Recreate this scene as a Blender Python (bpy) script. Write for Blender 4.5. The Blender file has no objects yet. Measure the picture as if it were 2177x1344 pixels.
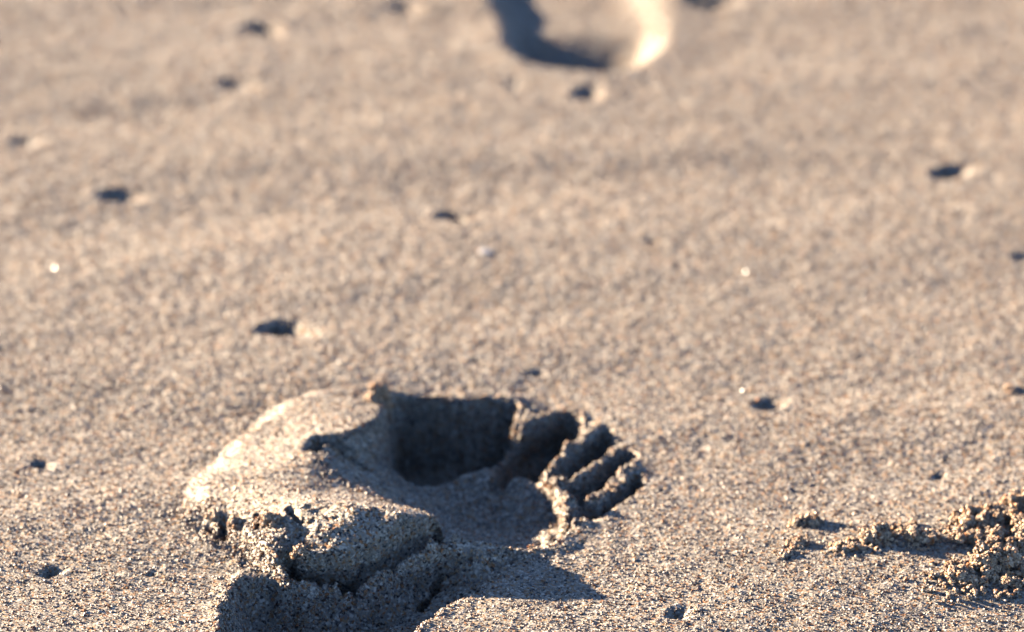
import bpy, bmesh, math, random
import numpy as np
from mathutils import Vector, Matrix, noise as mnoise

random.seed(7)
rng = np.random.default_rng(11)
S = bpy.context.scene
COL = S.collection

# ------------------------------------------------------------------ camera, sky, sun, exposure
CAM_H, DEP, LENS = 0.76, math.radians(24.0), 180.0
CAM_D = CAM_H / math.tan(DEP)
cam_d = bpy.data.cameras.new("camera")
cam = bpy.data.objects.new("camera", cam_d)
COL.objects.link(cam)
cam.location = (0, -CAM_D, CAM_H)
cam.rotation_euler = (math.pi / 2 - DEP, 0, 0)
cam_d.lens, cam_d.sensor_width = LENS, 36.0
cam_d.clip_start, cam_d.clip_end = 0.05, 2000
cam_d.dof.use_dof = True
cam_d.dof.focus_distance = 1.648
cam_d.dof.aperture_fstop = 8.3
S.camera = cam

SUN_EL, SUN_LEFT = math.radians(11.4), math.radians(64.5)     # low sun, behind and to the left
w = bpy.data.worlds.new("World"); S.world = w; w.use_nodes = True
nt = w.node_tree
sky = nt.nodes.new('ShaderNodeTexSky'); sky.sky_type = 'NISHITA'
sky.sun_disc = False; sky.sun_elevation = SUN_EL; sky.sun_rotation = -SUN_LEFT
sky.air_density, sky.dust_density, sky.ozone_density = 0.34, 0.05, 1.0      # clear, dry air
nt.links.new(sky.outputs[0], nt.nodes['Background'].inputs[0])
nt.nodes['Background'].inputs[1].default_value = 0.05

sun_d = bpy.data.lights.new("sun", 'SUN')
sun_d.energy, sun_d.angle, sun_d.color = 5.0, math.radians(0.5), (1.0, 0.805, 0.58)
sun = bpy.data.objects.new("sun", sun_d); COL.objects.link(sun)
TO_SUN = Vector((-math.sin(SUN_LEFT) * math.cos(SUN_EL), math.cos(SUN_LEFT) * math.cos(SUN_EL), math.sin(SUN_EL)))
sun.rotation_euler = TO_SUN.to_track_quat('Z', 'Y').to_euler()

S.view_settings.view_transform = 'Standard'
S.view_settings.look = 'None'
S.view_settings.exposure = 3.8
S.render.engine = 'CYCLES'
S.cycles.diffuse_bounces = 0
S.view_settings.gamma = 1.0
S.view_settings.use_curve_mapping = False

# ------------------------------------------------------------------ helpers
W, H = 2177.0, 1344.0
def G(px, py, z=0.0):
    """ground point (m) that the photograph shows at a pixel, at height z (cm)"""
    xn = (px - W / 2) / W * 36 / LENS
    yn = -(py - H / 2) / W * 36 / LENS
    s, c = math.sin(DEP), math.cos(DEP)
    d = (xn, c + yn * s, -s + yn * c)
    t = (z * 0.01 - CAM_H) / d[2]
    return np.array((d[0] * t, -CAM_D + d[1] * t))

def hash2(ix, iy, seed):
    h = (ix.astype(np.int64) * 374761393 + iy.astype(np.int64) * 668265263 + seed * 974634777) & 0xFFFFFFFF
    h = ((h ^ (h >> 13)) * 1274126177) & 0xFFFFFFFF
    h = (h ^ (h >> 16)) & 0xFFFFFFFF
    return h / 4294967295.0 * 2 - 1

def vnoise(x, y, seed):
    ix, iy = np.floor(x), np.floor(y)
    fx, fy = x - ix, y - iy
    u = fx ** 3 * (fx * (fx * 6 - 15) + 10); v = fy ** 3 * (fy * (fy * 6 - 15) + 10)
    a, b = hash2(ix, iy, seed), hash2(ix + 1, iy, seed)
    c, d = hash2(ix, iy + 1, seed), hash2(ix + 1, iy + 1, seed)
    return (a * (1 - u) + b * u) * (1 - v) + (c * (1 - u) + d * u) * v

def fbm(x, y, wl, octs, seed, gain=0.5):
    t = np.zeros_like(x); a = 1.0; s = 1.0 / wl
    for k in range(octs):
        ang = 0.6 + k * 1.1
        xr, yr = x * math.cos(ang) - y * math.sin(ang), x * math.sin(ang) + y * math.cos(ang)
        t += a * vnoise(xr * s + 17.3 * k, yr * s - 9.1 * k, seed + k)
        a *= gain; s *= 2.03
    return t

def smooth(e0, e1, x):
    t = np.clip((x - e0) / (e1 - e0), 0, 1)
    return t * t * (3 - 2 * t)

def spline(pts, n=5):
    p = np.array(pts); out = []
    m = len(p)
    for i in range(m):
        p0, p1, p2, p3 = p[i - 1], p[i], p[(i + 1) % m], p[(i + 2) % m]
        for k in range(n):
            t = k / n
            out.append(0.5 * (2 * p1 + (p2 - p0) * t + (2 * p0 - 5 * p1 + 4 * p2 - p3) * t * t + (3 * p1 - p0 - 3 * p2 + p3) * t ** 3))
    return np.array(out)

def seg_dist(x, y, a, b):
    ab = b - a; L = max(ab @ ab, 1e-12)
    t = np.clip(((x - a[0]) * ab[0] + (y - a[1]) * ab[1]) / L, 0, 1)
    return np.hypot(x - a[0] - t * ab[0], y - a[1] - t * ab[1])

def sd_poly(x, y, poly):
    """signed distance in metres, negative inside"""
    d = np.full(x.shape, 1e9); ins = np.zeros(x.shape, bool)
    m = len(poly)
    for i in range(m):
        a, b = poly[i], poly[(i + 1) % m]
        d = np.minimum(d, seg_dist(x, y, a, b))
        if a[1] != b[1]:
            c = (a[1] > y) != (b[1] > y)
            ins ^= c & (x < (b[0] - a[0]) * (y - a[1]) / (b[1] - a[1]) + a[0])
    return np.where(ins, -d, d)

def sd_line(x, y, pts):
    d = np.full(x.shape, 1e9)
    for i in range(len(pts) - 1):
        d = np.minimum(d, seg_dist(x, y, pts[i], pts[i + 1]))
    return d

def rbf(ctrl):
    """smooth surface through (px, py, z cm) control points"""
    P = np.array([G(px, py, z) for px, py, z in ctrl]); Z = np.array([c[2] for c in ctrl]) * 0.01
    D = np.hypot(P[:, None, 0] - P[None, :, 0], P[:, None, 1] - P[None, :, 1])
    n = len(P)
    A = np.zeros((n + 1, n + 1)); A[:n, :n] = D - 0.002 * np.eye(n); A[:n, n] = 1; A[n, :n] = 1
    wts = np.linalg.solve(A, np.append(Z, 0))
    def f(x, y):
        t = np.full(x.shape, wts[n])
        for i in range(n):
            t += wts[i] * np.hypot(x - P[i, 0], y - P[i, 1])
        return t
    return f

def poly(pts, n=5):
    return spline([G(*p) for p in pts], n)

# ------------------------------------------------------------------ materials
PALETTE = [(0.00, (0.010, 0.010, 0.012)), (0.075, (0.05, 0.05, 0.052)), (0.135, (0.11, 0.10, 0.095)),
           (0.21, (0.162, 0.143, 0.120)), (0.46, (0.20, 0.174, 0.143)), (0.69, (0.31, 0.280, 0.240)),
           (0.83, (0.205, 0.132, 0.072)), (0.93, (0.165, 0.078, 0.034))]

def ramp(nt, fac, k=(1, 1, 1)):
    r = nt.nodes.new('ShaderNodeValToRGB'); r.color_ramp.interpolation = 'CONSTANT'
    e = r.color_ramp.elements
    while len(e) > 1: e.remove(e[-1])
    e[0].position = 0; e[0].color = (*PALETTE[0][1], 1)
    for p, c in PALETTE[1:]:
        k_ = e.new(p); k_.color = (c[0] * k[0], c[1] * k[1], c[2] * k[2], 1)
    nt.links.new(fac, r.inputs[0])
    return r.outputs[0]

def sand_material(name="sand", k=(1, 1, 1)):
    m = bpy.data.materials.new(name); m.use_nodes = True; nt = m.node_tree; N = nt.nodes
    b = N['Principled BSDF']; tc = N.new('ShaderNodeTexCoord')
    vo = N.new('ShaderNodeTexVoronoi'); vo.inputs['Scale'].default_value = 1150
    nt.links.new(tc.outputs['Object'], vo.inputs['Vector'])
    sp = N.new('ShaderNodeSeparateColor'); nt.links.new(vo.outputs['Color'], sp.inputs[0])
    col = ramp(nt, sp.outputs[0], k)
    n1 = N.new('ShaderNodeTexNoise'); n1.inputs['Scale'].default_value = 9; n1.inputs['Detail'].default_value = 4
    nt.links.new(tc.outputs['Object'], n1.inputs['Vector'])
    mr = N.new('ShaderNodeMapRange'); mr.inputs[1].default_value = .35; mr.inputs[2].default_value = .65
    mr.inputs[3].default_value = .77; mr.inputs[4].default_value = 0.88
    nt.links.new(n1.outputs[0], mr.inputs[0])
    mx = N.new('ShaderNodeMix'); mx.data_type = 'RGBA'; mx.blend_type = 'MULTIPLY'; mx.inputs[0].default_value = 1
    nt.links.new(col, mx.inputs[6]); nt.links.new(mr.outputs[0], mx.inputs[7])
    nt.links.new(mx.outputs[2], b.inputs['Base Color'])
    b.inputs['Roughness'].default_value = .8
    b.inputs['Specular IOR Level'].default_value = .25
    bp = N.new('ShaderNodeBump'); bp.inputs['Strength'].default_value = .35; bp.inputs['Distance'].default_value = .0004
    bp.invert = True
    nt.links.new(vo.outputs['Distance'], bp.inputs['Height']); nt.links.new(bp.outputs[0], b.inputs['Normal'])
    return m

def grain_material(name="sand_grain", k=(1, 1, 1)):
    m = bpy.data.materials.new(name); m.use_nodes = True; nt = m.node_tree; N = nt.nodes
    b = N['Principled BSDF']
    at = N.new('ShaderNodeAttribute'); at.attribute_type = 'INSTANCER'; at.attribute_name = 'tint'
    col = ramp(nt, at.outputs['Fac'], k)
    nt.links.new(col, b.inputs['Base Color'])
    b.inputs['Roughness'].default_value = .5
    b.inputs['Specular IOR Level'].default_value = .36
    # quartz grains let some of the low sun through
    tr = N.new('ShaderNodeBsdfTranslucent'); tr.inputs['Color'].default_value = (.50, .30, .13, 1)
    ms = N.new('ShaderNodeMixShader'); ms.inputs[0].default_value = .26
    out = N['Material Output']
    nt.links.new(b.outputs[0], ms.inputs[1]); nt.links.new(tr.outputs[0], ms.inputs[2]); nt.links.new(ms.outputs[0], out.inputs['Surface'])
    return m

def plain(name, c, rough=.5, spec=.5):
    m = bpy.data.materials.new(name); m.use_nodes = True; nt = m.node_tree
    b = nt.nodes['Principled BSDF']
    n = nt.nodes.new('ShaderNodeTexNoise'); n.inputs['Scale'].default_value = 900; n.inputs['Detail'].default_value = 3
    tc = nt.nodes.new('ShaderNodeTexCoord'); nt.links.new(tc.outputs['Object'], n.inputs['Vector'])
    mx = nt.nodes.new('ShaderNodeMix'); mx.data_type = 'RGBA'
    mx.inputs[6].default_value = (*[v * .75 for v in c], 1); mx.inputs[7].default_value = (*[min(1, v * 1.2) for v in c], 1)
    nt.links.new(n.outputs[0], mx.inputs[0]); nt.links.new(mx.outputs[2], b.inputs['Base Color'])
    b.inputs['Roughness'].default_value = rough; b.inputs['Specular IOR Level'].default_value = spec
    return m

M_SAND, M_GRAIN = sand_material(), grain_material()
SUNLIT = (1.8, 1.47, 1.18)                                          # golden sunlight painted into the crumbs' colour, paler and warmer than the bed
M_SUNLIT, M_SUNLITGRAIN = sand_material("sunlit_sand", SUNLIT), grain_material("sunlit_grain", SUNLIT)

# ------------------------------------------------------------------ loose grains lying on a surface (geometry nodes)
def grain_group(name, mat):
    g = bpy.data.node_groups.new(name, 'GeometryNodeTree')
    g.interface.new_socket("Geometry", in_out='INPUT', socket_type='NodeSocketGeometry')
    g.interface.new_socket("Geometry", in_out='OUTPUT', socket_type='NodeSocketGeometry')
    N, L = g.nodes, g.links
    gi, go = N.new('NodeGroupInput'), N.new('NodeGroupOutput')
    den = N.new('GeometryNodeInputNamedAttribute'); den.data_type = 'FLOAT'; den.inputs[0].default_value = "dens"
    dp = N.new('GeometryNodeDistributePointsOnFaces'); dp.distribute_method = 'RANDOM'
    L.new(gi.outputs[0], dp.inputs['Mesh']); L.new(den.outputs[0], dp.inputs['Density']); dp.inputs['Seed'].default_value = 3
    ico = N.new('GeometryNodeMeshIcoSphere'); ico.inputs['Radius'].default_value = 1; ico.inputs['Subdivisions'].default_value = 2
    ps = N.new('GeometryNodeInputPosition'); nz = N.new('ShaderNodeTexNoise')
    nz.inputs['Scale'].default_value = 1.1; nz.inputs['Detail'].default_value = 0
    L.new(ps.outputs[0], nz.inputs['Vector'])
    off = N.new('ShaderNodeVectorMath'); off.operation = 'SUBTRACT'; off.inputs[1].default_value = (.5, .5, .5)
    L.new(nz.outputs['Color'], off.inputs[0])
    om = N.new('ShaderNodeVectorMath'); om.operation = 'SCALE'; om.inputs['Scale'].default_value = 1.3
    L.new(off.outputs[0], om.inputs[0])
    sp = N.new('GeometryNodeSetPosition'); L.new(ico.outputs[0], sp.inputs[0]); L.new(om.outputs[0], sp.inputs['Offset'])
    sh = N.new('GeometryNodeSetShadeSmooth'); sh.inputs['Shade Smooth'].default_value = False
    L.new(sp.outputs[0], sh.inputs[0])
    sm = N.new('GeometryNodeSetMaterial'); sm.inputs['Material'].default_value = mat
    L.new(sh.outputs[0], sm.inputs[0])
    # random size, skewed to small
    r1 = N.new('FunctionNodeRandomValue'); r1.data_type = 'FLOAT'; r1.inputs['Seed'].default_value = 5
    pw = N.new('ShaderNodeMath'); pw.operation = 'POWER'; pw.inputs[1].default_value = 1.8
    L.new(r1.outputs[1], pw.inputs[0])
    rs = N.new('ShaderNodeMapRange'); rs.inputs[3].default_value = .00026; rs.inputs[4].default_value = .00064
    L.new(pw.outputs[0], rs.inputs[0])
    rv = N.new('FunctionNodeRandomValue'); rv.data_type = 'FLOAT_VECTOR'; rv.inputs['Seed'].default_value = 9
    rv.inputs[0].default_value = (.75, .75, .6); rv.inputs[1].default_value = (1.2, 1.2, 1.0)
    sc = N.new('ShaderNodeVectorMath'); sc.operation = 'SCALE'
    L.new(rv.outputs[0], sc.inputs[0]); L.new(rs.outputs[0], sc.inputs['Scale'])
    rr = N.new('FunctionNodeRandomValue'); rr.data_type = 'FLOAT_VECTOR'; rr.inputs['Seed'].default_value = 13
    rr.inputs[0].default_value = (0, 0, 0); rr.inputs[1].default_value = (6.283, 6.283, 6.283)
    # sink most grains into the bed
    sk = N.new('FunctionNodeRandomValue'); sk.data_type = 'FLOAT'; sk.inputs['Seed'].default_value = 21
    sk.inputs[2].default_value = -1.0; sk.inputs[3].default_value = .0
    lo = N.new('GeometryNodeInputNamedAttribute'); lo.data_type = 'FLOAT'; lo.inputs[0].default_value = "loose"
    ad = N.new('ShaderNodeMath'); ad.operation = 'ADD'; L.new(sk.outputs[1], ad.inputs[0]); L.new(lo.outputs[0], ad.inputs[1])
    mm = N.new('ShaderNodeMath'); mm.operation = 'MULTIPLY'; L.new(ad.outputs[0], mm.inputs[0]); L.new(rs.outputs[0], mm.inputs[1])
    nv = N.new('ShaderNodeVectorMath'); nv.operation = 'SCALE'
    L.new(dp.outputs['Normal'], nv.inputs[0]); L.new(mm.outputs[0], nv.inputs['Scale'])
    s2 = N.new('GeometryNodeSetPosition'); L.new(dp.outputs['Points'], s2.inputs[0]); L.new(nv.outputs[0], s2.inputs['Offset'])
    io = N.new('GeometryNodeInstanceOnPoints')
    L.new(s2.outputs[0], io.inputs['Points']); L.new(sm.outputs[0], io.inputs['Instance'])
    L.new(rr.outputs[0], io.inputs['Rotation']); L.new(sc.outputs[0], io.inputs['Scale'])
    st = N.new('GeometryNodeStoreNamedAttribute'); st.data_type = 'FLOAT'; st.domain = 'INSTANCE'
    st.inputs['Name'].default_value = "tint"
    rt = N.new('FunctionNodeRandomValue'); rt.data_type = 'FLOAT'; rt.inputs['Seed'].default_value = 31
    L.new(io.outputs[0], st.inputs[0]); L.new(rt.outputs[1], st.inputs['Value'])
    jn = N.new('GeometryNodeJoinGeometry')
    L.new(st.outputs[0], jn.inputs[0]); L.new(gi.outputs[0], jn.inputs[0]); L.new(jn.outputs[0], go.inputs[0])
    return g
GRAINS = grain_group("grain_cover", M_GRAIN); SUNLIT_GRAINS = grain_group("sunlit_grain_cover", M_SUNLITGRAIN)

def cover(o, g=None):
    md = o.modifiers.new("grains", 'NODES'); md.node_group = g or GRAINS

def empty(name, loc):
    e = bpy.data.objects.new(name, None); e.empty_display_size = .02; e.location = loc
    COL.objects.link(e); return e

def tag(o, label, cat, group=None):
    o['label'] = label; o['category'] = cat
    if group: o['group'] = group

# ------------------------------------------------------------------ the beach: one height field
def axis(fine0, fine1, pf, near0, near1, pn, far):
    a = list(np.arange(fine0, fine1 + 1e-9, pf))
    hi = [a[-1]]
    while hi[-1] < near1: hi.append(hi[-1] + min(pn, (hi[-1] - hi[-2]) * 1.15 if len(hi) > 1 else pf * 1.15))
    while hi[-1] < far: hi.append(hi[-1] + (hi[-1] - hi[-2]) * 1.35)
    lo = [a[0]]
    while lo[-1] > near0: lo.append(lo[-1] - min(pn, (lo[-2] - lo[-1]) * 1.15 if len(lo) > 1 else pf * 1.15))
    while lo[-1] > -far: lo.append(lo[-1] - (lo[-2] - lo[-1]) * 1.35)
    return np.array(lo[:0:-1] + a + hi[1:])

NX0, NX1, NY0, NY1 = -.34, .34, -.40, .52
xs = axis(-.125, .065, .00055, NX0, NX1, .0014, 400)
ys = axis(-.335, -.045, .00048, NY0, NY1, .0016, 600)
X, Y = np.meshgrid(xs, ys)
nx, ny = len(xs), len(ys)
near = (X > NX0 - .02) & (X < NX1 + .02) & (Y > NY0 - .02) & (Y < NY1 + .02)
fade = smooth(0, .1, np.minimum(np.minimum(X - NX0, NX1 - X), np.minimum(Y - NY0, NY1 - Y)) + .1)
# gentle wind and water relief; the wet beach is nearly level
ux, uy = X * math.cos(.10) + Y * math.sin(.10), -X * math.sin(.10) + Y * math.cos(.10)
Z = (0.0012 - .0002 * smooth(-.1, .1, Y)) * fbm(ux / 3.2, uy, .05, 2, 3) + 0.00019 * fbm(X, Y, .013, 2, 40) * fade
far_r = np.hypot(X, Y)
Z += 0.05 * fbm(X, Y, 6.0, 3, 77) * smooth(1.5, 12, far_r)
micro = 0.00013 * fbm(X, Y, .0032, 2, 90)
Z += micro * fade

def region(pts, n=5): return sd_poly(X, Y, poly(pts, n))
jag = fbm(X, Y, .006, 3, 120)           # crumbly edges
jag2 = fbm(X, Y, .011, 3, 140)
crumb = fbm(X, Y, .0045, 3, 160, .6)

# --- sand pushed up along the inner side of the print, highest in the arch
mound_px = [(392, 1092), (398, 1045), (440, 990), (500, 932), (562, 885), (640, 850), (740, 826), (810, 826), (900, 845),
            (900, 960), (1000, 1100), (1110, 1178), (1060, 1215), (940, 1290), (700, 1290), (560, 1205), (490, 1165), (430, 1130)]
sd_m = region(mound_px)
mound = rbf([(430, 1065, .32), (470, 1000, .40), (560, 930, .50), (650, 880, .66), (750, 852, .68), (800, 862, .68), (600, 1000, .72),
             (560, 1050, .78), (700, 955, 1.0), (640, 1073, 1.38), (750, 1084, 1.60), (850, 1092, 1.60), (918, 1104, 1.50), (960, 1125, .9),
             (690, 1140, 1.0), (620, 1178, .70), (750, 1182, .65), (930, 1142, .75), (850, 1160, .7), (500, 1120, .45), (560, 1140, .75),
             (1000, 1160, .42), (1080, 1174, .14), (440, 1105, .38), (800, 1010, .30), (650, 1012, .72), (700, 1048, .60), (850, 1078, .72), (780, 1062, .58), (780, 1215, .25), (620, 1212, .35), (700, 1222, .25), (900, 1185, .3),
             (1000, 1215, .1), (752, 912, 1.02), (870, 850, .22)])
near_sd = sd_m < .03
mz = np.zeros_like(X); mz[near_sd] = mound(X[near_sd], Y[near_sd])
wl = .0090 - .0070 * smooth(G(490, 1150)[0], G(570, 1150)[0], X) * smooth(G(0, 1090)[1], G(0, 1125)[1], Y)
t_left = smooth(.0015, -wl, sd_m + jag2 * .0012)
Z_m = Z + mz * t_left
# the arch breaks off along a crest; in front of it a tilted slab faces the camera
cr = [(540, 1082, .95), (620, 1076, 1.35), (690, 1080, 1.52), (760, 1084, 1.6), (850, 1092, 1.6), (920, 1105, 1.48), (965, 1124, .95)]
cp = np.array([G(*p) for p in cr]); cz = np.array([p[2] for p in cr]) * .01
ycr = np.interp(X, cp[:, 0], cp[:, 1]) + jag * .0016 + jag2 * .001; zcr = np.interp(X, cp[:, 0], cz)
face = zcr - np.tan(math.radians(28)) * (ycr - Y)
inx = smooth(cp[1, 0] - .004, cp[1, 0] + .004, X) * smooth(cp[-1, 0] + .004, cp[-1, 0] - .004, X) * (Y < ycr + .004)
Z_m = Z_m - inx * np.maximum(Z_m - np.maximum(face, .006 + Z), 0)
slab = inx * smooth(.03, .0, ycr - Y)
Z_m += slab * (crumb * .0004 + jag2 * .0004)
band = smooth(.012, .0, np.abs(sd_m + .003)) * smooth(G(430, 1050, .4)[1], G(430, 1085, .4)[1], Y) * smooth(-.05, -.075, X)
Z_m += band * crumb * .0008                                      # crumbling left front
Z = Z_m

# --- the hollow pressed by ball and big toe
ball_px = [(662, 968, .7), (672, 942, .8), (740, 912, 1.0), (806, 880, .65), (835, 846, .2), (900, 842), (990, 846), (1060, 848), (1094, 853),
           (1096, 880, -.05), (1078, 925, -.2), (1062, 962, -.3), (1110, 985, -.5), (1150, 1016, -.5), (1176, 1046, -.4), (1196, 1085, -.25),
           (1218, 1116), (1165, 1163, .05), (1080, 1168, .15), (1000, 1148, .35), (930, 1112, .8), (850, 1086, .6), (780, 1055, .5), (705, 1005, .65)]
sd_b = region(ball_px, 6)
floor_b = rbf([(690, 960, .55), (740, 985, .35), (780, 1010, .0), (800, 965, -.5), (850, 1035, -.85), (930, 1085, -.9), (900, 1012, -2.7), (960, 985, -2.8),
               (1040, 935, -2.0), (880, 950, -2.5), (1000, 940, -2.7), (1000, 975, -2.2), (1072, 890, -1.7), (900, 915, -2.4), (920, 1035, -1.6), (1060, 990, -.42), (985, 1008, -.7), (1120, 1000, -.38),
               (1000, 1045, -1.05), (1090, 1035, -.72), (1150, 1030, -.42), (1100, 1090, -1.2), (1160, 1075, -.8), (1170, 1110, -1.0), (1060, 1130, -1.45), (1185, 1125, -.8),
               (980, 1110, -1.3), (760, 1035, .55), (820, 1065, .25), (880, 1085, -.2)])
sel = sd_b < .02
fz = np.zeros_like(X); fz[sel] = floor_b(X[sel], Y[sel])
wall = .0035 - .0015 * smooth(G(1120, 1000)[0], G(1160, 1000)[0], X) + .0045 * smooth(G(830, 1000)[0], G(780, 1000)[0], X) + .007 * smooth(G(0, 985)[1], G(0, 1030)[1], Y) * smooth(G(960, 1000)[0], G(860, 1000)[0], X)
t = smooth(.5, -.5, (sd_b + jag * .0010) / wall + .35)
Z = np.where(sel, Z * (1 - t) + (fz + crumb * .0006) * t, Z)
cut = t.copy()

# --- the big toe presses deepest, the pad behind it ends in a sharp crease
big_px = [(832, 850), (900, 845), (990, 848), (1092, 856), (1090, 885), (1072, 925, -.2), (1050, 968, -.45), (985, 1003, -.7), (935, 1024, -.95), (895, 1034, -1.1), (850, 1015, -1.0), (826, 950, -.6)]
sd_big = region(big_px, 6)
tt = smooth(.5, -.5, (sd_big + jag * .0012 + jag2 * .0008) / .0034 + .3)
Z = Z * (1 - tt) + np.minimum(Z, -.029 + crumb * .0012 + jag2 * .001) * tt
cut = np.maximum(cut, tt)

# --- four smaller toes
toes_px = [
    [(1052, 988), (1058, 945), (1098, 903), (1165, 876), (1210, 869), (1236, 884), (1238, 908), (1206, 946), (1178, 976), (1166, 1000), (1110, 988)],
    [(1166, 1010), (1190, 975), (1240, 935), (1280, 908), (1304, 914), (1300, 940), (1266, 974), (1232, 1003), (1195, 1020)],
    [(1188, 1046), (1222, 1014), (1270, 985), (1320, 951), (1347, 955), (1344, 980), (1300, 1015), (1262, 1050), (1222, 1070)],
    [(1196, 1094), (1226, 1072), (1275, 1058), (1320, 1030), (1352, 1003), (1367, 1006), (1358, 1037), (1318, 1070), (1268, 1098), (1212, 1110)]]
toe_depth = [2.7, 1.8, 1.6, 1.4]
sd_t = []
for k, (pp, dep) in enumerate(zip(toes_px, toe_depth)):
    s_ = region(pp); sd_t.append(s_)
    prof = smooth(.0, -.012, s_)
    fl = -dep * .01 * (.62 + .38 * prof)
    tt = smooth(.5, -.5, (s_ + jag * .0008 + jag2 * .0006) / .0036 + .34)
    Z = Z * (1 - tt) + np.minimum(Z, fl + crumb * .0006) * tt
    cut = np.maximum(cut, tt)
sd_s = region([(1046, 992), (1048, 955), (1066, 920), (1088, 894), (1108, 902), (1096, 955), (1080, 994)])
tt = smooth(.5, -.5, (sd_s + jag * .0012) / .004 + .1)
Z = Z * (1 - tt) + np.minimum(Z, -.0115 + crumb * .0005) * tt
cut = np.maximum(cut, tt)
toe_all = np.minimum.reduce(sd_t)
ridge_px = [(1055, 990), (1090, 860), (1180, 866), (1240, 874), (1296, 910), (1338, 955), (1350, 1000), (1322, 1052), (1262, 1100), (1205, 1118), (1175, 1060)]
sd_rg = region(ridge_px)
on_ridge = smooth(.002, -.003, sd_rg) * (1 - cut)
low_end = smooth(G(1108, 960)[0], G(1085, 960)[0], X) * smooth(G(0, 905)[1], G(0, 940)[1], Y)
Z -= on_ridge * low_end * .0036
Z += on_ridge * (crumb * .0011 + jag2 * .0011 + .0003)           # clotted sand squeezed up between the toes
lip = smooth(.0095, .0, sd_b) * smooth(-.001, .001, sd_b) * smooth(G(880, 1000)[0], G(1050, 1000)[0], X)
Z += lip * (.0008 + crumb * .0008)
toelip = smooth(.007, 0, toe_all) * (1 - cut)
Z += toelip * crumb * .0003

# --- heel hollow at the bottom of the frame, its far wall is the broken face of the arch
heel_px = [(605, 1212, .4), (568, 1205, .35), (508, 1238), (474, 1295), (462, 1360), (480, 1450), (560, 1560), (690, 1590), (800, 1500), (850, 1400),
           (885, 1344), (950, 1288), (1040, 1228), (1112, 1184), (1010, 1172, .35), (935, 1166, .35), (850, 1196, .25), (740, 1224, .2), (670, 1224, .25)]
sd_h = region(heel_px, 6)
floor_h = rbf([(600, 1300, -1.6), (700, 1330, -1.9), (800, 1320, -1.7), (900, 1280, -1.2), (1000, 1222, -.6), (560, 1360, -1.6), (700, 1450, -1.8), (620, 1540, -1.2),
               (760, 1480, -1.2), (850, 1340, -1.0), (550, 1260, -1.0), (1060, 1200, -.3), (750, 1280, -1.4), (660, 1270, -1.2), (860, 1260, -1.2), (940, 1220, -.7)])
sel = sd_h < .02
fz = np.zeros_like(X); fz[sel] = floor_h(X[sel], Y[sel])
t = smooth(.5, -.5, (sd_h + jag * .0010) / .0065 + .35)
Z = np.where(sel, Z * (1 - t) + (fz + crumb * .0005 + jag2 * .0007) * t, Z)
cut_h = t
lip = smooth(.008, .0, sd_h) * smooth(-.001, .001, sd_h) * smooth(G(560, 1250)[0], G(500, 1250)[0], X)
Z += lip * (.0006 + crumb * .0005)

# --- cracks through the arch
DY = np.zeros_like(X)
def crack(pts, width, depth, seed, under=0.0):
    global Z, DY
    d = sd_line(X, Y, [G(*p) for p in pts]) + fbm(X, Y, .004, 3, seed) * .0009
    ck = smooth(width, width * .2, d)
    Z = Z - depth * ck; DY = DY + under * ck
main = [(612, 1172, .75), (628, 1186, .62), (660, 1192, .55), (715, 1196, .5), (745, 1196, .5), (790, 1180, .55), (850, 1160, .6), (905, 1143, .65), (945, 1128, .6)]
ml = np.array([G(*p) for p in main])
below = smooth(.0005, -.0015, Y - np.interp(X, ml[:, 0], ml[:, 1])) * smooth(ml[0, 0] - .003, ml[0, 0] + .003, X) * smooth(ml[-1, 0] + .02, ml[-1, 0], X)
Z -= .0042 * below * (1 - cut_h) * (Y > ml[:, 1].min() - .012)
crack(main, .0036, .012, 200, .0065)
crack(main[:5], .0042, .006, 209, .003)
crack([(722, 1198, .45), (728, 1225, .2), (738, 1262, -.5)], .0021, .012, 201, .003)
crack([(930, 1200, .1), (920, 1215, -.1), (905, 1245, -.5), (898, 1290, -1.1)], .0018, .008, 202, .003)
crack([(1000, 1172, .3), (960, 1190, .0), (930, 1196, 0)], .0020, .007, 203)
crack([(612, 1085, 1.1), (628, 1105, 1.0), (640, 1120, .9)], .0014, .003, 204)
crack([(545, 1082, 1.0), (550, 1105, .9), (548, 1120, .8)], .0012, .004, 205)
crack([(440, 1100, .5), (462, 1118, .5), (480, 1100, .55)], .0016, .0045, 206)
crack([(470, 1085, .7), (485, 1125, .5)], .0016, .004, 207)
crack([(665, 962, .7), (674, 940, .7), (715, 942, .65), (775, 960, .5)], .0036, .0075, 208)

# --- the second print further off
far_px = [(1000, -70), (1040, -5), (1066, 55), (1078, 100), (1125, 132), (1200, 150), (1300, 154), (1372, 132), (1415, 80), (1410, 10), (1350, -90), (1270, -200), (1150, -230), (1050, -160)]
sd_f = region(far_px)
t = smooth(.5, -.5, sd_f / .014 + .4)
fl = -.0048 - .0100 * smooth(G(0, 45)[1], G(0, 120)[1], Y) + .0001 * jag2
fl = fl * (.30 + .70 * smooth(G(1490, 80)[0], G(1285, 80)[0], X))
Z = np.where(sd_f < .04, Z * (1 - t) + fl * t, Z)
rim_f = smooth(.022, .0, sd_f) * smooth(-.004, .004, sd_f)
Z += rim_f * .0008

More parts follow.
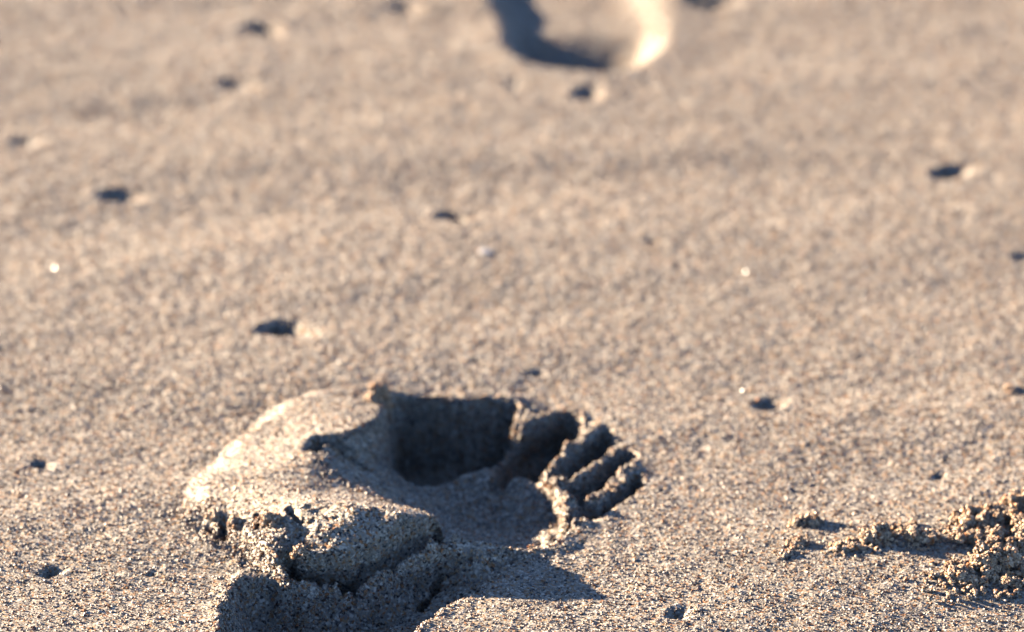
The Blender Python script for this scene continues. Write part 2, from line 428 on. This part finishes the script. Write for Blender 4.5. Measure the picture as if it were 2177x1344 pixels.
# --- small dents
DENTS = [  # px, py, half width px, depth cm, label
    (598, 698, 44, .50, "deep oval dent alone above the left end of the near footprint"),
    (953, 458, 38, .46, "round dark dent near the middle of the sand, above the near footprint"),
    (2022, 370, 40, .46, "dark dent with a pale streak to its right, near the right edge"),
    (242, 416, 38, .40, "flat dark dent left of centre, nearer than the other dents on the left edge"),
    (548, 58, 40, .33, "blurred dent in the far sand, left of the far footprint"),
    (492, 180, 32, .22, "faint blurred dent below the far left dent"),
    (1238, 204, 38, .28, "slanting dent directly below the rim of the far footprint"),
    (46, 298, 30, .19, "faint dent at the left edge of the sand"),
    (852, 14, 32, .26, "blurred dent close to the left of the far footprint at the top edge"),
    (1500, 2, 44, .40, "blurred dent right of the far footprint at the top edge"),
    (104, 1220, 26, .30, "rough little dent in the sharp sand at the lower left"),
    (1628, 858, 30, .30, "crumbly dent with dark grains right of the toes of the near footprint"),
    (1440, 1306, 24, .24, "shallow dent at the bottom, right of the heel hollow"),
    (2168, 543, 28, .28, "dent cut by the right edge, below the streaked dent"),
    (84, 986, 20, .22, "tiny dark dent left of the near footprint"),
    (1386, 516, 14, .22, "pinhole dent right of the middle of the sand"),
    (1132, 790, 18, .16, "small slit dent just beyond the big toe hollow"),
    (1994, 1010, 17, .18, "tiny dent above the heap of loose clumps"),
    (320, 1224, 11, .18, "pinprick dent between the lower left dent and the heel hollow"),
    (1080, 182, 18, .16, "faint streak dent left of the slanting dent under the far footprint"),
    (1010, 768, 14, .12, "faint speck of a dent beyond the big toe hollow"),
]
dent_c = []
for px, py, hw, dep, lab in DENTS:
    c = G(px, py); k = G(px + hw, py)[0] - c[0]
    dx, dy = (X - c[0]) + jag2 * k * .26, (Y - c[1]) + jag * k * .26
    sx = 1.0 + .9 * math.sin(px); an = .9 * math.sin(py * 1.7) + .25
    rx, ry = (dx * math.cos(an) + dy * math.sin(an)) / (k * 1.05), (-dx * math.sin(an) + dy * math.cos(an)) / (k * (.92 + .1 * sx))
    rx = np.where(rx > 0, rx / 2.0, rx)
    r = np.hypot(rx, ry)
    dep *= 1.1
    Z += -dep * .01 * (.65 * smooth(1.08, .1, r) + .35 * smooth(.62 + .12 * jag2, .2, np.hypot(rx + .18, ry))) + dep * .0004 * smooth(1.0, 1.15, r) * smooth(1.9, 1.1, r)
    dent_c.append((c, k * 1.2, r))

# the steep far walls of the toe hollows and of the heel are undercut
bt = smooth(.003, -.005, sd_big)
t2 = smooth(.0015, -.003, sd_t[0])
deep = np.clip(-Z - .007, 0, .02)
DY += bt * smooth(-.0, .012, Y - G(960, 985, -2.8)[1]) * deep * .75 + t2 * np.clip(-Z - .005, 0, .01) * .5
hw = smooth(.001, -.004, sd_h) * smooth(G(0, 1290, -1.4)[1] - .006, G(0, 1290, -1.4)[1] + .006, Y) * smooth(G(545, 1200)[0], G(590, 1200)[0], X) * smooth(G(1040, 1200)[0], G(960, 1200)[0], X)
DY += hw * np.clip(-Z + .001, 0, .02) * .55
Yd = Y + DY

# density of loose grains (per square metre)
zone = smooth(0, .02, np.minimum(np.minimum(X - NX0, NX1 - X), np.minimum(Y - NY0, NY1 - Y)))
dens = zone * (.95e6 - .12e6 * smooth(-.06, .06, Y))

# crumbly places carry grains that sit proud of the bed
loose = np.maximum.reduce([on_ridge * .4, smooth(.003, .0, np.abs(sd_b)), smooth(.003, .0, np.abs(sd_h)), band, smooth(.002, .0, np.abs(toe_all)) * .5]) * .8
dens = dens * (1 + .6 * loose)

# --- who owns each cell of the height field
cx = lambda A: .25 * (A[:-1, :-1] + A[1:, :-1] + A[:-1, 1:] + A[1:, 1:])
owner = np.zeros((ny - 1, nx - 1), int)
names = {0: 'beach_sand'}
def claim(mask, code): owner[mask] = code
claim(cx(sd_m) < .0005, 1)                                       # raised rim
arch = sd_poly(cx(X), cx(Y), poly([(600, 1062, 1.1), (760, 1075, 1.4), (930, 1100, 1.4), (1010, 1150, .4), (1112, 1180), (1040, 1232), (930, 1150, .55), (740, 1196, .5), (600, 1195, .6), (560, 1140, .9)]))
claim((arch < 0) & (cx(sd_m) < .003), 2)
claim(cx(sd_rg) < .001, 3)
claim(cx(sd_b) < .0008, 4)
bigtoe = sd_poly(cx(X), cx(Y), poly([(835, 840, 0), (960, 838, 0), (1098, 848, 0), (1100, 890, -.1), (1066, 965, -.4), (1000, 1000, -1.0), (930, 1040, -1.3), (840, 1000, -1.5), (825, 920, -.8)]))
claim((bigtoe < 0) & (cx(sd_b) < .0008), 5)
for k in range(4): claim(cx(sd_t[k]) < .0006, 6 + k)
claim(cx(sd_h) < .0006, 10)
claim(cx(sd_f) < .016, 20)
claim(cx(sd_f) < .001, 21)
for i, (c, k, r) in enumerate(dent_c):
    claim((cx(r) < 1.12) & (owner == 0), 100 + i)

def patch(name, code, parent=None, origin=(0, 0, 0)):
    jj, ii = np.nonzero(owner == code)
    a = jj * nx + ii
    quads = np.stack([a, a + 1, a + nx + 1, a + nx], 1)
    used, inv = np.unique(quads, return_inverse=True)
    co = np.stack([X.ravel()[used], Yd.ravel()[used], Z.ravel()[used]], 1) - np.array(origin)
    me = bpy.data.meshes.new(name)
    n = len(quads)
    me.vertices.add(len(co)); me.vertices.foreach_set("co", co.ravel().astype(np.float32))
    me.loops.add(n * 4); me.loops.foreach_set("vertex_index", inv.reshape(-1).astype(np.int32))
    me.polygons.add(n); me.polygons.foreach_set("loop_start", np.arange(0, n * 4, 4, dtype=np.int32))
    me.polygons.foreach_set("use_smooth", np.ones(n, bool))
    me.update(calc_edges=True)
    at = me.attributes.new("dens", 'FLOAT', 'POINT'); at.data.foreach_set("value", dens.ravel()[used].astype(np.float32))
    at = me.attributes.new("loose", 'FLOAT', 'POINT'); at.data.foreach_set("value", loose.ravel()[used].astype(np.float32))
    me.materials.append(M_SAND)
    o = bpy.data.objects.new(name, me); COL.objects.link(o)
    if parent is not None: o.parent = parent
    else: o.location = origin
    cover(o)
    return o

ground = patch('beach_sand', 0); ground['kind'] = 'structure'

c1 = (*G(900, 1100), 0.0)
fp = empty('footprint', c1)
tag(fp, "sharp near footprint of a bare right foot with deep toe hollows and cracked raised arch", "footprint", "footprints in the sand")
patch('raised_rim', 1, fp, c1)
patch('cracked_arch', 2, fp, c1)
patch('toe_ridge', 3, fp, c1)
patch('ball_hollow', 4, fp, c1)
for code, lab in ((5, "wide dark hollow of the big toe"), (6, "hollow of the second toe, widest of the small ones"), (7, "narrow hollow of the third toe"),
                  (8, "narrow hollow of the fourth toe"), (9, "slim hollow of the little toe, nearest the camera")):
    o = patch('toe_hollow', code, fp, c1); o['label'] = lab
patch('heel_hollow', 10, fp, c1)
c2 = (*G(1220, 60), 0.0)
fp2 = empty('footprint', c2)
tag(fp2, "blurred far footprint cut off by the top edge, with a dark crescent of shade", "footprint", "footprints in the sand")
patch('rim', 20, fp2, c2); patch('hollow', 21, fp2, c2)
for i, (px, py, hw, dep, lab) in enumerate(DENTS):
    if (owner == 100 + i).any():
        c = dent_c[i][0]
        o = patch('sand_dent', 100 + i, None, (c[0], c[1], 0)); tag(o, lab, "dent", "small dents in the sand")

def ground_z(x, y):
    i = int(np.clip(np.searchsorted(xs, x), 1, nx - 1)); j = int(np.clip(np.searchsorted(ys, y), 1, ny - 1))
    return float(Z[j, i])

# ------------------------------------------------------------------ loose clumps of wet sand
def clump(name, base, blobs, label, seed, group):
    """blobs: (dx, dy, dz, r) in cm from the base; a lumpy body under a coat of grains"""
    bm = bmesh.new()
    for k, (dx, dy, dz, r) in enumerate(blobs):
        res = bmesh.ops.create_icosphere(bm, subdivisions=4 if r > .3 else (3 if r > .09 else 2), radius=1.0)
        for v in res['verts']:
            p = v.co.copy()
            n = mnoise.fractal(p * 1.6 + Vector((seed * 3.1, k * 7.7, 0)), 1.0, 2.0, 4) * .45
            n += mnoise.noise(p * 4.5 + Vector((seed, k, 5))) * .32
            v.co = Vector((dx, dy, dz)) * .01 + p * (r * .01 * (1 + n))
    me = bpy.data.meshes.new(name); bm.to_mesh(me); bm.free()
    for p in me.polygons: p.use_smooth = True
    at = me.attributes.new("dens", 'FLOAT', 'POINT'); at.data.foreach_set("value", np.full(len(me.vertices), 2.2e6, np.float32))
    at = me.attributes.new("loose", 'FLOAT', 'POINT'); at.data.foreach_set("value", np.full(len(me.vertices), .6, np.float32))
    me.materials.append(M_SUNLIT)
    o = bpy.data.objects.new(name, me); o.location = (base[0], base[1], ground_z(*base)); COL.objects.link(o)
    cover(o, SUNLIT_GRAINS); tag(o, label, "sand clump", group)
    return o

def heap(rs, r, n, spread, h):
    out = []
    for k in range(n):
        rr = r * rs.uniform(.55, 1.0)
        out.append((rs.uniform(-1, 1) * spread, rs.uniform(-.8, .8) * spread, rs.uniform(.1, 1.0) * h, rr))
    for k in range(n + 4):                                        # a spray of small crumbs around the foot
        a, d = rs.uniform(0, 6.283), spread * rs.uniform(.9, 2.0)
        out.append((math.cos(a) * d, math.sin(a) * d, rs.uniform(-.01, .03), rs.uniform(.035, .085)))
    return out

CL = [  # px, py (where it meets the sand), radius cm, pieces, spread cm, top cm, label
    (1712, 1112, .20, 4, .28, .30, "small orange lit clump with a long shadow, farthest left of the heap at upper side"),
    (1690, 1160, .15, 3, .16, .25, "little clump below the orange lit one"),
    (1668, 1184, .14, 2, .14, .15, "lowest crumb at the left tip of the heap"),
    (1800, 1172, .17, 4, .30, .22, "low pale clump between the little left crumbs and the tall middle clump"),
    (1862, 1152, .27, 5, .32, .55, "tall middle clump standing alone with a long blue shadow"),
    (1958, 1158, .27, 5, .30, .55, "dark backed clump right of the tall middle clump"),
    (1912, 1130, .16, 3, .28, .22, "low pale clump behind the two tall middle clumps"),
    (2078, 1120, .28, 7, .55, .50, "broad clump at the back of the right heap"),
    (2062, 1150, .26, 6, .50, .40, "middle clump in front of the broad back clump"),
    (2130, 1108, .26, 6, .48, .62, "high clump at the back near the right edge"),
    (2168, 1085, .30, 6, .40, .80, "highest dark clump cut by the right edge"),
    (2115, 1212, .34, 8, .50, .80, "big shaded clump at the front of the right heap"),
    (2060, 1232, .24, 7, .55, .40, "sloping lit clump left of the big shaded clump"),
    (2150, 1165, .28, 7, .55, .55, "clump behind the big shaded clump by the right edge"),
    (2010, 1245, .13, 5, .55, .15, "scattered low crumbs at the foot of the right heap"),
    (2150, 1240, .20, 5, .50, .25, "low shaded crumbs right of the big shaded clump"),
    (2215, 1150, .40, 8, .60, .95, "clump mostly beyond the right edge"),
]
for i, (px, py, r, n, sp, top, lab) in enumerate(CL):
    rs = random.Random(50 + i)
    clump('sand_clump', G(px, py), heap(rs, r * .72, n * 4, sp * 1.25, max(.0, top * .85 - r * .5)), lab, i + 1, "loose clumps of sand at the right")
clump('sand_clump', G(800, 862, .25), [(0, 0, .15, .30), (.14, .02, .45, .24), (.05, .05, .0, .38), (-.06, -.05, .5, .17)],
      "knob of sand standing at the left corner of the big toe hollow", 40, "crumbs of sand on the near footprint")
for i, (px, py, z, r, lab) in enumerate([
        (1168, 1046, -.45, .09, "lit crumb on the ball hollow's right edge beside the fourth toe"),
        (1182, 1086, -.3, .10, "lit crumb on the ball hollow's right edge beside the little toe"),
        (1120, 1000, -.7, .10, "crumb on the crease behind the second toe"),
        (1135, 1166, .1, .14, "lit crumb on the near rim of the ball hollow"),
        (1215, 975, -.1, .11, "crumb on the ridge between second and third toe"),
        (1255, 1012, -.1, .11, "crumb on the ridge between third and fourth toe"),
        (1300, 1040, -.1, .10, "crumb on the ridge between fourth and little toe"),
        (452, 1095, .4, .15, "orange lit crumb at the left foot of the raised rim"),
        (500, 1108, .6, .14, "crumb in the broken left front of the raised rim"),
        (575, 1112, .9, .2, "larger crumb at the left end of the cracked arch"),
        (640, 1176, .6, .16, "pale crumb above the crack in the arch")]):
    rs = random.Random(90 + i)
    p = G(px, py, z)
    clump('sand_clump', p, heap(rs, r, 4, r * 1.1, r * .8), lab, 60 + i, "crumbs of sand on the near footprint")

# ------------------------------------------------------------------ single larger grains
M_DARK = plain("dark_mineral", (.03, .028, .034), .5); M_SHELL = plain("pale_shell", (.26, .245, .235), .5)
M_ORANGE = plain("orange_shell", (.24, .11, .05), .5); M_GLINT = plain("clear_quartz", (.6, .57, .5), .42, .9)
def grain(name, px, py, r, mat, label, cat, flat=1.0, seed=0, facet=False):
    bm = bmesh.new(); bmesh.ops.create_icosphere(bm, subdivisions=2, radius=1.0)
    for v in bm.verts:
        v.co *= 1 + mnoise.noise(v.co * 1.3 + Vector((seed * 5.3, 0, 0))) * .45
        v.co.z *= flat
    if facet:                                                     # one cleavage face that mirrors the low sun
        x, y = G(px, py)
        view = (cam.location - Vector((x, y, 0))).normalized(); hv = (view + TO_SUN).normalized()
        for v in bm.verts:
            d = v.co.dot(hv)
            if d > .35: v.co -= hv * (d - .35)
    bmesh.ops.scale(bm, vec=(r, r, r), verts=bm.verts)
    me = bpy.data.meshes.new(name); bm.to_mesh(me); bm.free(); me.materials.append(mat)
    x, y = G(px, py)
    o = bpy.data.objects.new(name, me); o.location = (x, y, ground_z(x, y) + r * flat * .35); COL.objects.link(o)
    tag(o, label, cat); return o
grain('pebble', 1680, 1036, .0012, M_DARK, "small black pebble on the sand right of the toes", "pebble", .7, 1)
grain('pebble', 1588, 1020, .0007, M_DARK, "tiny dark pebble left of the small black pebble", "pebble", .7, 2)
grain('pebble', 1545, 1180, .0008, M_DARK, "tiny dark pebble left of the loose clumps", "pebble", .7, 3)
grain('shell_fragment', 1032, 541, .0026, M_SHELL, "white shell flake below the round middle dent", "shell", .22, 4)
clump('sand_clump', G(2146, 832), heap(random.Random(5), .10, 6, .16, .12), "lone little orange crumb near the right edge, well above the heap", 77, "loose clumps of sand at the right")
grain('shell_fragment', 1612, 846, .0012, M_ORANGE, "orange shell bit beside the crumbly dent", "shell", .6, 6)
for i, (px, py, lab) in enumerate([(1585, 580, "bright quartz glint high right of the middle"), (1578, 826, "bright quartz glint left of the crumbly dent"),
                                   (116, 570, "bright quartz glint near the left edge")]):
    grain('quartz_grain', px, py, .00042, M_GLINT, lab, "quartz grain", .9, 10 + i, True)
